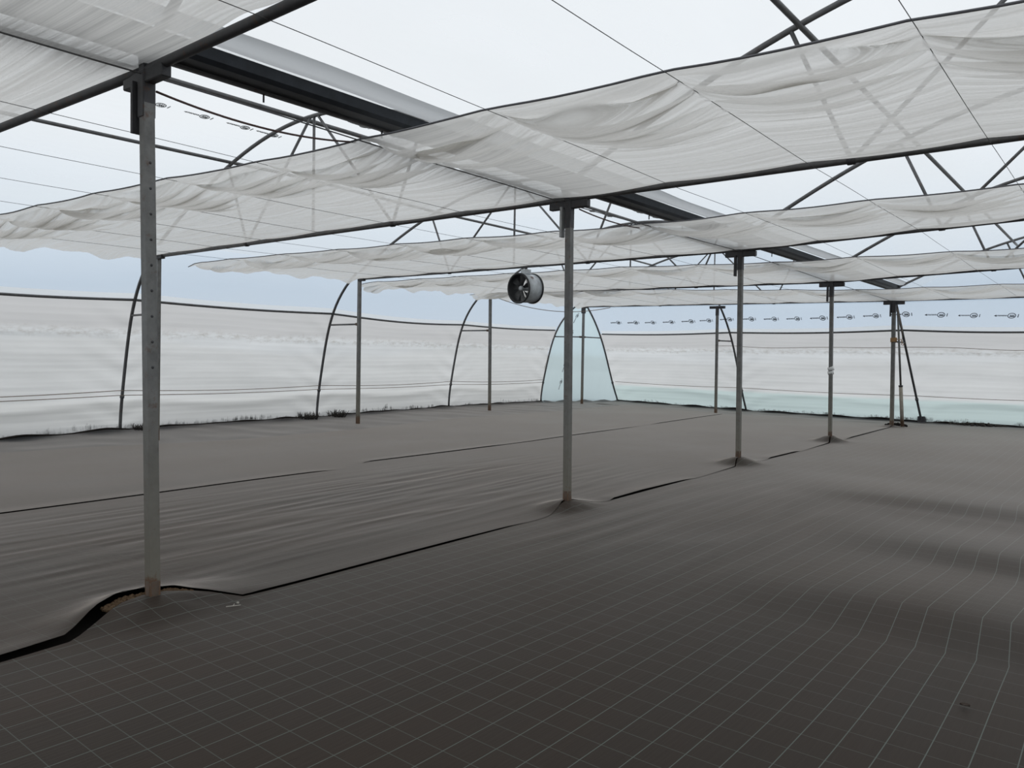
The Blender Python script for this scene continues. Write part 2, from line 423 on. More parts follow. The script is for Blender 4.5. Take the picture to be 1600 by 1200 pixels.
# stations of the curved side wings: post base, post top, foot
SL = [(LB[0], LT[0], V((-10.2, -.4, 0))), (LB[1], LT[1], V((-11.22, 4.97, 0))), (LB[2], LT[2], V((-11.50, 10.15, 0))),
      (LB[3], LT[3], V((-12.28, 15.98, 0))), (LB[4], LT[4], V((-12.26, 20.98, 0)))]
SB = [(LB[4], LT[4], V((-10.91, 24.30, 0)), 1), (EB, ET, V((-5.06, 22.9, 0)), 1), (PB[4], PT[4], V((.36, 22.45, 0))),
      (V((4.2, 20.9, 0)), V((4.2, 21.1, 3.4)), V((4.3, 23.15, 0)), 1), (V((9.7, 21.6, 0)), V((9.7, 21.8, 3.5)), V((9.8, 24.0, 0)), 1)]
GP = [(0, 1), (.27, .92), (.56, .775), (.75, .60), (.87, .42), (.95, .24), (1, .08)]
_gx = np.polyfit([g[0] for g in GP], [g[1] for g in GP], 4)
GPB = [(0, 1), (.41, .68), (.745, .39), (.93, .16), (1, .03)]
_gb = np.polyfit([g[0] for g in GPB], [g[1] for g in GPB], 3)
def wing(st, zf, straight=False):
    b, t, f = st[:3]
    ztop = t.z + .16
    z = zf * ztop
    p = b.lerp(t, min(1.1, z / t.z))
    g = (1 - zf) * .97 + .03 if straight else float(np.polyval(_gb if len(st) > 3 else _gx, zf))
    off = f - b
    return V((p.x + off.x * g, p.y + off.y * g, z))
def wing_s(SS, s, zf, straight_at=None):
    i = min(int(s), len(SS) - 2); t = s - i
    A = wing(SS[i], zf, straight_at == i); B = wing(SS[i + 1], zf, straight_at == i + 1)
    return A.lerp(B, t)
def zf_of(SS, s, z):
    i = min(int(s), len(SS) - 2); t = s - i
    return z / (lerp(SS[i][1].z, SS[i + 1][1].z, t) + .16)
def outward(SS, s):
    i = min(int(s), len(SS) - 2); t = s - i
    a = (SS[i][2] - SS[i][0]).lerp(SS[i + 1][2] - SS[i + 1][0], t); a.z = 0
    return a.normalized()
RAIL_L = lambda s: 2.68 - .055 * math.sin(math.pi * (s % 1)) - .02 * math.sin(3 * s)
RAIL_B = lambda s: 2.60 - .045 * math.sin(math.pi * (s % 1))

def P_corner_foot(t):
    A = SL[4][2]; B = SB[0][2]; p = A.lerp(B, t); c = V((LB[4].x, LB[4].y, 0))
    return c + (p - c) * (1 + .14 * math.sin(math.pi * t)) * .99
# black edging strips along the feet of the walls
def strip(name, SS, s0, s1, inner, n, label):
    P = np.zeros((n + 1, 10, 3)); UV = np.zeros((n + 1, 10, 2))
    for k in range(n + 1):
        s = lerp(s0, s1, k / n); f = wing_s(SS, s, 0); q = inner(s, f); od = outward(SS, s)
        up = .03 + .05 * (noise.noise(V((s * 7, 1, 2))) + .2)
        for j in range(10):
            u = j / 9
            if j < 8:
                p = q.lerp(f, u * 9 / 7.0 * .96 if u * 9 / 7.0 <= 1 else 1); z = -.012 + ground_h(p.x, p.y) * .5 + .02 * noise.noise(V((s * 9, u * 4, 0)))
                if j == 7: z += .02
            elif j == 8: p = f + od * -.01; z = max(.02, up)
            else: p = f + od * .05; z = max(.01, up * .8)
            P[k, j] = (p.x, p.y, z); UV[k, j] = (s * 5, u * 2)
    b = MB(); b.grid(P); o = b.build(name, M['strip'], uv=UV.reshape(-1, 2))
    pts = [V(P[k, 8]) + outward(SS, lerp(s0, s1, k / n)) * -.03 + V((0, 0, -.005 + .018 * noise.noise(V((k * .23, 4, 4))))) for k in range(n + 1)]
    ob = MB().tube(pts, [.016 + .016 * max(0, noise.noise(V((k * .17, 9, 1))) + .3) for k in range(n + 1)], 6).build('rolled_edge', M['soil'], o); ob['label'] = 'black rolled edge against the curtain'
    return tag(o, label, 'ground sheet')
strip('black_edging', SL, .05, 4, lambda s, f: V((pw(f.y, X3) + .12, f.y if s < 3.9 else f.y, 0)), 160, 'black plastic edging strip on the ground along the foot of the long side curtain')
P = np.zeros((21, 8, 3)); q0 = V((-9.3, 21.9, 0))
for k in range(21):
    f = P_corner_foot(k / 20); q = V((-9.4, 20.9, 0)).lerp(V((-9.6, 22.4, 0)), k / 20)
    for j in range(8):
        p = q.lerp(f, j / 7); P[k, j] = (p.x, p.y, -.02 + (.05 + .03 * math.sin(k * 1.3) if j == 7 else 0) + .01 * noise.noise(V((k * .6, j, 0))))
b = MB(); b.grid(P, flip=True); tag(b.build('black_edging', M['strip']), 'black plastic edging patch on the ground in the corner under the bluish film', 'ground sheet')
strip('black_edging', SB, 0, 4, lambda s, f: V((f.x * .97 + .0, min(pw(f.x, YB) - .1, f.y - .3), 0)), 160, 'black plastic edging strip on the ground along the foot of the end curtain')

# ------------------------------------------------------------------ films: roof, walls
def build_roof(name, side):
    ys = np.linspace(-6, 22.0, 57); us = np.linspace(0, 1, 41)
    P = np.zeros((len(ys), len(us), 3))
    for j, y in enumerate(ys):
        if side < 0:
            xl = float(np.interp(y, [t.y for t in LT], [t.x for t in LT])) - .15
        else: xl = 9.72
        for i, u in enumerate(us):
            x = lerp(.13 * (1 if side > 0 else -1), xl, u)
            z = arch(.13 + u * (9.72 - .13)) + .035
            z += .012 * noise.noise(V((x * .8, y * .5, 6)))
            P[j, i] = (x, y + ((-.045 * y) if False else 0), z)
    b = MB(); b.grid(P, flip=side > 0)
    return tag(b.build(name, M['roof']), kind='structure')
ceil_l = build_roof('ceiling', -1)
ceil_r = build_roof('ceiling', 1)

def wall_grid(SS, s0, s1, z0, z1, n, m, straight_at=None, off=0.0, wr=None):
    P = np.zeros((n + 1, m + 1, 3))
    for k in range(n + 1):
        s = lerp(s0, s1, k / n); od = outward(SS, s)
        a, c = z0(s), z1(s)
        for j in range(m + 1):
            z = lerp(a, c, j / m); zf = min(1, zf_of(SS, s, z))
            p = wing_s(SS, s, zf, straight_at) + od * (off + (wr(s, z) if wr else 0)); p.z = z
            P[k, j] = p
    return P
def wob(s, z): return .018 * noise.noise(V((s * 1.6, z * 2.2, 8.8)))
top = lambda SS: (lambda s: lerp(SS[min(int(s), len(SS) - 2)][1].z, SS[min(int(s), len(SS) - 2) + 1][1].z, s - min(int(s), len(SS) - 2)) + .16)
b = MB(); b.grid(wall_grid(SL, 0, 4, RAIL_L, top(SL), 64, 12, None, .045, wob), flip=True)
wall_left = tag(b.build('wall_left', M['wallfilm']), kind='structure')
b = MB(); b.grid(wall_grid(SB, 0, 4, RAIL_B, top(SB), 64, 12, 2, .045, wob), flip=True)
# gable film between the last truss chord and the roof
for side in (-1, 1):
    P = np.zeros((31, 5, 3))
    for k in range(31):
        f = k / 30; p = beam_pt(4, side, f); zt = arch(f * 9.72) + .03
        for j in range(5): P[k, j] = (p.x, p.y + .12, lerp(p.z - .06, max(zt, p.z), j / 4))
    b.grid(P)
wall_back = tag(b.build('wall_back', M['wallfilm']), kind='structure')

# corner panel of bluish film between the two corner legs
P = np.zeros((19, 25, 3))
for k in range(19):
    t = k / 18; tt = t
    for j in range(25):
        zf = j / 24
        A = wing(SL[4], zf); B = wing(SB[0], zf)
        p = A.lerp(B, t)
        c = LB[4].lerp(LT[4], zf)
        bul = 1 + .14 * math.sin(math.pi * t)
        d = p - V((c.x, c.y, p.z))
        p = V((c.x, c.y, p.z)) + d * bul
        p.z = max(zf * (LT[4].z + .16), 0.0) - (.02 if j == 0 else 0)
        P[k, j] = p
b = MB(); b.grid(P, flip=True)
wall_corner = tag(b.build('wall_corner', M['corner']), kind='structure')

def wrinkle(seed):
    def f(s, z):
        h = .045 * math.sin(math.pi * (s % 1)) * math.sin(math.pi * min(1, z / 2.6))
        h += .030 * noise.noise(V((s * 1.1, z * 3.2, seed))) + .012 * noise.noise(V((s * 2.2, z * 9, seed + 4)))
        h += .045 * math.exp(-((z - .55 - .06 * math.sin(s * 6.28 * 1 + seed)) / .10) ** 2)
        h += .022 * math.exp(-((z - 2.02 + .03 * math.sin(s * 4)) / .035) ** 2)
        h += .006 * math.sin(z * 55 + 5 * noise.noise(V((s * 1.5, z, seed))))
        # diagonal drag lines from the clips at the legs
        c = min(s % 1, 1 - s % 1)
        h += .02 * math.exp(-c * 9) * math.sin((z - c * 2.5) * 14 + seed)
        return h
    return f
b = MB(); b.grid(wall_grid(SL, 0, 4, lambda s: -.02, lambda s: RAIL_L(s) + .01, 230, 64, None, .045, wrinkle(1.3)), flip=True)
tag(b.build('side_curtain', M['curtain']), 'long white roll-up plastic curtain along the far side, stained at its foot', 'plastic curtain')
b = MB(); b.grid(wall_grid(SB, 0, 4, lambda s: -.02, lambda s: RAIL_B(s) + .01, 230, 64, 2, .045, wrinkle(5.1)), flip=True)
tag(b.build('end_curtain', M['curtain_b']), 'white roll-up plastic curtain across the end wall with a greenish lower band', 'plastic curtain')

def rail(SS, s0, s1, rf, n, name, label, straight_at=None, r=.026):
    pts = []
    for k in range(n + 1):
        s = lerp(s0, s1, k / n); z = rf(s); pts.append(wing_s(SS, s, zf_of(SS, s, z), straight_at) + outward(SS, s) * .012); pts[-1].z = z
    root = empty(name, pts[n // 2])
    MB().tube(pts, r, 8).build('tube', M['steel'], root)
    def zz(s, d): return rf(s) + d
    P = wall_grid(SS, s0, s1, lambda s: rf(s) - .01, lambda s: rf(s) + .13 + .015 * noise.noise(V((s * 3, 0, 1))), n * 2, 4, straight_at, .030, lambda s, z: .012 * noise.noise(V((s * 4, z * 5, 2))))
    bb = MB(); bb.grid(P, flip=True)
    ob = bb.build('film_edge', M['edge'], root); ob['label'] = 'white overlapping film edge above the rail'
    tag(root, label, 'rail'); return root
rail(SL, .0, 3.98, RAIL_L, 60, 'curtain_rail', 'sagging horizontal steel rail holding the top of the long side curtain')
rail(SB, .02, 4, RAIL_B, 60, 'curtain_rail', 'horizontal steel rail holding the top of the end wall curtain', 2)

def cord(SS, s0, s1, zf_, name, label, m, r=.008, straight_at=None, off=-.02, n=80):
    pts = []
    for k in range(n + 1):
        s = lerp(s0, s1, k / n); z = zf_(s)
        p = wing_s(SS, s, zf_of(SS, s, z), straight_at) + outward(SS, s) * off; p.z = z; pts.append(p)
    o = MB().tube(pts, r, 5).build(name, m); return tag(o, label, 'cord')
cord(SL, .05, 3.98, lambda s: .84 - .05 * abs(math.sin(math.pi * s)), 'cord', 'upper of two thin cords strung along the foot of the side curtain', M['cord'])
cord(SL, .05, 3.98, lambda s: .74 - .03 * abs(math.sin(math.pi * s)), 'cord', 'lower of two thin cords strung along the foot of the side curtain', M['cord'])
cord(SB, .03, 4, lambda s: .78 - .03 * abs(math.sin(math.pi * s)), 'cord', 'thin low cord strung along the end curtain above its greenish band', M['cord'], straight_at=2)
cord(SB, .9, 4, lambda s: 2.16 + .02 * math.sin(s * 9) - .05 * abs(math.sin(math.pi * s)), 'cord', 'slack thin cord strung high across the end curtain just under its rail', M['cord'], .007, 2)

# printed marks on the films --------------------------------------------------
def mark_mesh(scale=1.0):
    b = MB()
    def ln(p, r=.009): b.tube([V((q[0] * scale, 0, q[1] * scale)) for q in p], r * scale, 4)
    b.add([V((0, 0, 0)), V((.05, 0, .026)) , V((.05, 0, -.026)), V((0, .002, 0)), V((.05, .002, .026)), V((.05, .002, -.026))], [(0, 1, 2), (5, 4, 3), (0, 3, 4, 1), (1, 4, 5, 2), (2, 5, 3, 0)], False)
    x = .06
    for w in (.030, .022, .034, .018, .03, .024):      # a small illegible word
        ln([(x, -.012), (x + w * .5, .022), (x + w, -.010)], .007); x += w + .004
    cx, cz = x + .085, 0
    ln([(cx + .072 * math.cos(a * .3927), cz + .062 * math.sin(a * .3927)) for a in range(17)], .008)
    for k in (-.035, -.005, .025): ln([(cx + k, -.034), (cx + k + .014, .032), (cx + k + .022, -.028)], .008)
    ln([(cx + .115, -.04), (cx + .122, .036)], .008)
    return b
_mk = mark_mesh()
def place_mark(parent, P0, direction, n_out, size=1.0, mesh=[None]):
    if mesh[0] is None:
        o = _mk.build('printed_mark', M['ink']); mesh[0] = o.data; o.parent = parent
    else:
        o = bpy.data.objects.new('printed_mark', mesh[0]); link(o); o.parent = parent
    x = direction.normalized(); y = n_out.normalized(); z = x.cross(y).normalized(); y = z.cross(x)
    o.matrix_local = Matrix(((x.x, y.x, z.x, P0.x), (x.y, y.y, z.y, P0.y), (x.z, y.z, z.z, P0.z), (0, 0, 0, 1))) @ Matrix.Scale(size, 4)
    return o
def print_row_back():
    for k in range(22):
        x = -10.2 + k * .775
        # find station whose surface at the print height has this x
        best = None
        for q in range(401):
            s = q / 100
            z = RAIL_B(s) + .42
            p = wing_s(SB, s, zf_of(SB, s, z), 2)
            if best is None or abs(p.x - x) < abs(best[0].x - x): best = (p, s, z)
        if x > 6: break
        p, s, z = best
        s2 = min(s + .05, 4)
        p2 = wing_s(SB, s2, zf_of(SB, s2, z), 2)
        up = wing_s(SB, s, zf_of(SB, s, z + .1), 2) - p
        d = (p2 - p); d.z = 0
        nrm = d.cross(up).normalized()
        if nrm.y > 0: nrm = -nrm
        q = p + outward(SB, s) * .045 + nrm * .035; q.z = z
        place_mark(wall_back, q, d, -nrm, 1.18 * (1 + .05 * math.sin(k * 2)))
print_row_back()
for y in (2.75, 3.42, 4.10, 4.62, 13.2, 14.0):
    t = 5.86 if y < 9 else 5.3
    place_mark(ceil_l, V((-t, y, arch(9.72 - t) + .0)), V((0, 1, 0)), V((-.12, 0, 1)), 1.0)
for y in (5.3, 5.95, 14.0, 14.8, 15.6):
    place_mark(ceil_l, V((-4.45, y, arch(4.45) + .0)), V((0, 1, 0)), V((.12, 0, 1)), 1.0)
for zf, side in ((.12, 0), (.3, 0), (.62, 0), (.8, 0)):
    A = wing(SL[4], zf); B = wing(SB[0], zf); c = LB[4].lerp(LT[4], zf)
    k = .22 + zf * .2; bul = 1 + .14 * math.sin(math.pi * k)
    p = A.lerp(B, k); d = p - V((c.x, c.y, p.z)); p = V((c.x, c.y, p.z)) + d * (bul * .985)
    up = wing(SL[4], zf + .05).lerp(wing(SB[0], zf + .05), k) - wing(SL[4], zf).lerp(wing(SB[0], zf), k)
    place_mark(wall_corner, p, up + V((.06, 0, 0)), d, 1.0)

faded = None
for o in list(ceil_l.children):
    if faded is None:
        faded = o.data.copy(); faded.materials.clear(); faded.materials.append(M['ink2'])
    o.data = faded
# ------------------------------------------------------------------ posts
def make_post(base, topz_pt, label, w=.035, sleeve=True, arms=(1, 1), mat='post', name='gutter_post', foot=True, gut=True):
    root = empty(name, base); tag(root, label, 'post')
    top = topz_pt
    d = (top - base)
    lo = base - d.normalized() * .12
    MB().tube([lo, base.lerp(top, .5), top + V((0, 0, .03))], w, square=True, up=(0, 1, 0)).build('shaft', M[mat], root)
    if foot:
        ob = MB().tube([base - V((0, 0, .10)), base + V((0, 0, .13))], w * 1.16, 14).build('foot_stub', M['rust'], root); ob['label'] = 'rust-brown foot sleeve'
    if sleeve:
        MB().box(top + V((0, 0, -.08)), (w * 2.45, w * 2.45, .31)).build('clamp_sleeve', M['dark'], root)
        for s_, a in ((-1, arms[0]), (1, arms[1])):
            if a: MB().box(top + V((s_ * .15, 0, .03)), (.22, .07, .085)).build('clamp_arm', M['dark'], root)
    return root
names_p = ['tall grey square post standing at the mound of brown soil, nearest of the post row', 'grey post with rusty foot, second in the row under the gutter',
           'grey post on a peaked mound of matting, third in the row under the gutter', 'thin grey post with a white tie halfway up, fourth in the gutter row', 'dark post at the end wall with orange rope tied round it']
posts = []
for i in range(5):
    p = make_post(PB[i], PT[i], names_p[i], .035 if i < 4 else .045, True)
    posts.append(p)
    # bracket plate and gutter saddle
    MB().box(PT[i] + V((-.075, -.03, -.16)), (.03, .07, .34)).build('bracket_plate', M['pale' if i == 1 else 'dark'], p)
    MB().tube([PT[i] + V((0, 0, .06)), V((0.0, PT[i].y, 3.69))], .035, square=True, up=(0, 1, 0)).build('gutter_stub', M['dark'], p)
    if i == 0:
        for k in range(9):
            q = PB[0].lerp(PT[0], (1.55 + .17 * k) / 3.45) + V((.034, .0, 0))
            MB().tube([q, q + V((.003, 0, 0))], .009, 8).build('bolt_hole', M['dark'], p)
    if i == 3:
        q = PB[3].lerp(PT[3], .455); t = MB().tube([q + V((-.05, 0, -.02)), q + V((.05, 0, .02))], .05, 8); t.tube([q + V((-.05, 0, -.1)), q + V((.05, 0, -.07))], .048, 8)
        ob = t.build('tie_band', M['white'], p); ob['label'] = 'white plastic tie band'
names_l = [None, 'grey post beside the long side curtain, mostly hidden behind the tall near post', 'slim side post holding the far end of the truss that carries the fan', 'slim side post standing behind and just left of the fan', 'slim corner post in front of the bluish corner film']
for i in range(1, 5):
    p = make_post(LB[i], LT[i], names_l[i], .036, False, name='side_post', foot=False)
    MB().box(LT[i] + V((.10, -.02, .0)), (.20, .09, .08)).build('clamp_arm', M['dark'], p)
    if i == 4: MB().box(LT[i] + V((0, 0, -.10)), (.13, .13, .26)).build('clamp_sleeve', M['dark'], p)
p = make_post(EB, ET, 'slim grey post in front of the end curtain, midway between corner and rope-tied post', .036, True, name='end_post', foot=False)

# curved legs with their struts
def make_leg(st, label, straight=False, strut_zf=.66, foot_block=False, strut=True):
    b, t, f = st[:3]
    root = empty('curved_leg', f); tag(root, label, 'curved leg')
    pts = [wing(st, k / 24, straight) for k in range(25)]
    pts[0].z = -.05
    MB().tube(pts, .032, 10).build('tube', M['steel'], root)
    if strut:
        a = wing(st, strut_zf, straight); q = b.lerp(t, a.z / t.z); dd = (q - a).normalized()
        m_ = MB().tube([a, q - dd * .03], .022, 8)
        ob = m_.build('strut', M['steel'], root)
        MB().tube([q - dd * .14, q - dd * .03], .034, 8).build('strut_collar', M['rust'], root)
    MB().tube([wing(st, .19, straight), wing(st, .205, straight)], .044, 10).build('joint_collar', M['steel'], root)
    if foot_block: MB().box(f + V((0, 0, .07)), (.20, .2, .22)).build('foot_block', M['dark'], root)
    return root
make_leg(SL[1], 'curved steel leg of the side wall, close behind the tall near post')
make_leg(SL[2], 'curved steel side leg rising between two dark clumps of weeds')
make_leg(SL[3], 'curved steel side leg next to the slim post just left of the fan')
make_leg(SL[4], 'curved steel leg at the corner, on the side curtain edge of the bluish film')
make_leg(SB[0], 'curved steel leg at the corner, on the end curtain edge of the bluish film')
make_leg(SB[1], 'curved steel leg of the end wall, partly behind the third gutter post')
make_leg(SB[2], 'straight slanted brace beside the rope-tied post at the end wall', True, .66, True)

# ------------------------------------------------------------------ trusses
ordn = ['nearest', 'second', 'third', 'fourth', 'end']
def make_truss(i, side):
    f_of = lambda t: t / 9.72
    where = 'left of the gutter' if side < 0 else 'right of the gutter'
    lab = {0: 'roof truss %s, on the tall near post' % where, 1: 'roof truss %s, on the second gutter post' % where,
           2: 'roof truss %s, on the third gutter post%s' % (where, ', the fan hanging below' if side < 0 else ''),
           3: 'roof truss %s, on the fourth gutter post' % where, 4: 'roof truss %s at the end wall' % where}[i]
    root = empty('roof_truss', beam_pt(i, side, .5)); tag(root, lab, 'roof truss', 'arched roof trusses')
    bp = [beam_pt(i, side, k / 24) for k in range(25)]
    MB().tube(bp, BR, 10).build('bottom_chord', M['dark' if i in (0, 3) else 'steel'], root)
    def ap(t):
        q = beam_pt(i, side, t / 9.72); return V((q.x, q.y, arch(t) - .03))
    MB().tube([ap(9.72 * k / 40) for k in range(41)], .03, 10).build('arch', M['steel'], root)
    cp = lambda t: beam_pt(i, side, t / 9.72)
    for a, c in ((3.04, 2.45), (3.04, 4.78), (6.68, 7.27), (6.68, 4.94)):
        MB().tube([cp(a), ap(c)], .021, 8).build('web_member', M['steel'], root)
    MB().tube([cp(4.86), ap(4.86)], .021, 8).build('king_post', M['steel'], root)
    for t in (3.04, 6.68): MB().tube([cp(t - .035), cp(t + .035)], .045, 10).build('joint_collar', M['dark'], root)
    return root
for i in range(5):
    for side in (-1, 1): make_truss(i, side)

# purlins (one long pipe each)
def purlin(fx, label, m='steel', r=.028, dz=-.085, y1=21.6):
    pts = []
    for y in np.linspace(-5.5, y1, 30):
        x, z = fx(y); pts.append(V((x, y, z + dz)))
    o = MB().tube(pts, r, 8).build('purlin', M[m]); return tag(o, label, 'roof pipe')
def roof_z(x, y):
    xl = float(np.interp(y, [t.y for t in LT], [t.x for t in LT])) - .15 if x < 0 else 9.72
    u = (abs(x) - .13) / (abs(xl) - .13)
    return arch(.13 + u * 9.59)
def fxl(fr):
    return lambda y: (float(np.interp(y, [t.y for t in LT], [t.x for t in LT])) * fr * 1.0, arch(fr * 9.72))
purlin(lambda y: (-4.86 - max(0, y - 6) * .03, roof_z(-4.86 - max(0, y - 6) * .03, y)), 'lengthwise ridge pipe under the roof film, left of the gutter', r=.036, dz=-.03)
purlin(lambda y: (-6.82 - max(0, y - 6) * .07, roof_z(-6.82 - max(0, y - 6) * .07, y)), 'lengthwise roof pipe low on the outer slope, crossing behind the tall near post', r=.028, dz=-.05)
purlin(lambda y: (2.62, arch(2.65)), 'lengthwise roof pipe crossing the arch above the right-hand shade screens', r=.028)
purlin(lambda y: (4.86, arch(4.86)), 'lengthwise ridge pipe over the right-hand shade screens', r=.034, dz=-.03)

# ------------------------------------------------------------------ gutter with its rolled vent film
root = empty('roof_gutter', (0, 8, 3.6)); tag(root, 'dark metal rain gutter running overhead along the top of the post row', 'gutter')
prof = [(-.15, 3.765), (-.145, 3.735), (-.125, 3.685), (.075, 3.675), (.115, 3.70), (.14, 3.775), (.13, 3.775), (.107, 3.708), (.072, 3.685), (-.12, 3.695), (-.137, 3.738), (-.142, 3.765)]
P = np.zeros((41, len(prof) + 1, 3))
for k in range(41):
    y = lerp(-5.8, 20.4, k / 40)
    for j in range(len(prof) + 1):
        q = prof[j % len(prof)]; P[k, j] = (q[0], y, q[1])
b = MB(); b.grid(P, smooth=False); b.build('channel', M['gutter'], root)
lip = MB().tube([V((-.125, -5.8, 3.68)), V((-.125, 20.4, 3.68))], .017, square=True, up=(0, 0, 1)); lip.build('lip', M['steel'], root)
for y in (.95, 2.15, 7.0, 8.0, 11.6):
    MB().tube([V((-.12, y, 3.68)), V((-.12, y, 3.60))], .008, 6).build('hanger_bolt', M['dark'], root)
P = np.zeros((90, 15, 3))
for k in range(90):
    y = lerp(-5.8, 20.4, k / 89)
    w = .5 + .5 * noise.noise(V((0, y * .45, 3)))
    for j in range(15):
        a = math.radians(lerp(-170, 45, j / 14))
        r = .056 + .02 * w + .010 * noise.noise(V((j * .4, y * 1.1, 7)))
        P[k, j] = (.205 + r * 1.25 * math.cos(a) + .02 * w, y, 3.815 + r * math.sin(a) * .95 + .03 * w)
b = MB(); b.grid(P)
tag(b.build('vent_film_roll', M['roll']), 'bulging grey rolled-up vent film lying along the edge of the dark gutter', 'film roll')

# ------------------------------------------------------------------ shade screens
NEAR = [
    [(-10, -4.3), (-4.9, -3.8), (0, -3.4), (5, -3.1), (10, -3.0)],
    [(-9.6, 1.02), (-6.54, 1.27), (-4.88, 1.40), (-3.21, 1.51), (-1.48, 1.71), (-.23, 1.80), (1.01, 1.82), (1.73, 1.85), (2.79, 1.92), (3.78, 2.0), (4.68, 2.09), (10, 2.5)],
    [(-9.56, 5.61), (-5.96, 5.96), (-3.13, 6.19), (-1.76, 6.40), (-.27, 6.60), (1.67, 6.66), (2.86, 6.75), (4.22, 6.84), (10, 7.1)],
    [(-10.09, 10.60), (-5.43, 10.66), (-2.9, 10.78), (-1.74, 11.06), (-.09, 11.34), (1.53, 11.42), (3.76, 11.64), (10, 12.0)],
    [(-10.8, 15.4), (-7.6, 15.35), (-5.33, 15.4), (-1.91, 16.15), (.17, 16.66), (3.23, 17.2), (10, 17.6)]]
PREVY = -5.1
def far_yz(i, x): return beam_at(i, x)
def zwire(x, y):
    ys = [PREVY] + [beam_at(i, x)[0] for i in range(5)]; zs = [3.53] + [beam_at(i, x)[1] for i in range(5)]
    return float(np.interp(y, ys, zs)) - .028
PIT = 1.389
def make_screen(i, side, label):
    rs = np.random.RandomState(40 + i * 2 + (side > 0))
    nu = 176; nv = [110, 190, 170, 140, 110][i]
    P = np.zeros((nv + 1, nu + 1, 3)); UV = np.zeros((nv + 1, nu + 1, 2))
    ph = rs.uniform(-1.2, 1.2, 20); amp = rs.uniform(.7, 1.3, 20); lam0 = rs.uniform(.9, 1.15, 20)
    deep = 1.0 if i in (1, 2) else .85
    if i == 0: deep = .2
    for a in range(nu + 1):
        u = a / nu
        if side < 0:
            ym = 5 * i - 2.5
            xl = float(np.interp(ym + 1.5, [t.y for t in LT], [t.x for t in LT])) - .12
            x = lerp(.02, xl, u)
        else: x = lerp(.02, 9.6, u)
        yf, zf_ = far_yz(i, x); y0 = pw(x, NEAR[i]); L = yf - y0
        q = abs(x) / PIT; cell = int(q) % 20; c = q - int(q)
        bb = math.sin(math.pi * c)
        edge = 0
        if side < 0:
            e = abs(x - xl); edge = max(0, 1 - e / .45)
        for k in range(nv + 1):
            v = (k / nv); v = .55 * v + .45 * v * v       # denser near the gathered edge
            s = v * L
            y = y0 + s
            zw = zwire(x, y) + .014
            # swags between the wires, deepest near the gathered lead edge
            sag = (.15 * amp[cell] * deep * float(sst(0, .22, s)) * math.exp(-(s / 1.15) ** 1.5) + .02) * bb ** .9
            lam = .215 * lam0[cell] * (1 + .12 * s)
            phase = s / lam + ph[cell] * .5 + .55 * bb + 1.1 * noise.noise(V((x * .45, s * .7, i * 3.7 + 1))) + .35 * noise.noise(V((x * 1.6, s * 1.5, i * 2.1)))
            env = float(sst(.02, .22, s)) * (1 - float(sst(.8, 1.5, s + .25 * noise.noise(V((x * .6, 3, i))))))
            pin = (.45 + .55 * bb)
            kk = .75 + .5 * noise.noise(V((x * .5, math.floor(phase) * 1.7, i + 5)))
            f = -.050 * deep * env * pin * kk * math.cos(2 * math.pi * phase)
            y += .135 * deep * env * pin * kk * math.sin(2 * math.pi * phase)
            # fine creasing of the flat part, running with the chord
            g = .018 * noise.noise(V((x * .35, s * 7.0, i + 2.2))) + .009 * noise.noise(V((x * .9, s * 17, i + 9.1)))
            g *= (.35 + .65 * bb)
            z = zw - sag + f + g
            # clamp over the chord at the far edge
            r = float(sst(.93, 1, v)); z = lerp(z, zf_ + BR + .004, r)
            if edge > 0:
                wv = .5 + .5 * math.sin(s * 4.3 + i * 1.7 + ph[3]) + .35 * math.sin(s * 9.1 + i)
                z -= edge * edge * (.02 + .075 * max(0, wv)) * (1 - r)
            if i == 0 and side > 0: z += .03 * float(sst(.9, 1, v)) * math.exp(-((x - 1.15) / .25) ** 2)
            y -= .10 * bb * env * math.exp(-s / .8) * float(sst(.1, .4, s)) * 0
            P[k, a] = (x, y, z); UV[k, a] = (x + i * 13, y)
    mb = MB(); mb.grid(P, flip=side < 0)
    o = mb.build('shade_screen', M['cloth'], uv=UV.reshape(-1, 2))
    tag(o, label, 'shade cloth', 'overhead shade screens')
    pts = [V(P[0, a]) + V((0, -.004, .0)) for a in range(0, nu + 1, 4)]
    hb = MB().tube(pts, .008, 6).build('lead_edge', M['hem'], o); hb['label'] = 'dark tube sewn into the leading hem'
    return o
plc = ['ending at the near post', 'drawn up to the second gutter post', 'drawn up to the third gutter post', 'drawn up to the fourth gutter post', 'reaching the end wall']
for i in range(5):
    for side in (-1, 1):
        make_screen(i, side, 'white overhead shade cloth %s of the gutter, %s' % ('left' if side < 0 else 'right', plc[i]))

# wires under the screens
cnt = ['first', 'second', 'third', 'fourth', 'fifth', 'sixth', 'seventh']
for k in [-6, -5, -4, -3, -2, -1, 0, 1, 2, 3]:
    x = k * PIT + .02
    pts = []
    for y in np.linspace(-5.1, 20.0, 126):
        xx = x if k > -5 else x
        pts.append(V((xx, y, zwire(xx, y) - .004 + .003 * math.sin(y * 2.1 + k))))
    o = MB().tube(pts, .0026 if k else .006, 5).build('support_wire', M['wire'])
    if k == 0: lab = 'heavier support wire running over the post tops under the shade cloth'
    else: lab = 'thin support wire under the shade cloth, %s one out to the %s of the gutter' % (cnt[abs(k) - 1], 'left' if k < 0 else 'right')
    tag(o, lab, 'wire', 'lengthwise support wires')

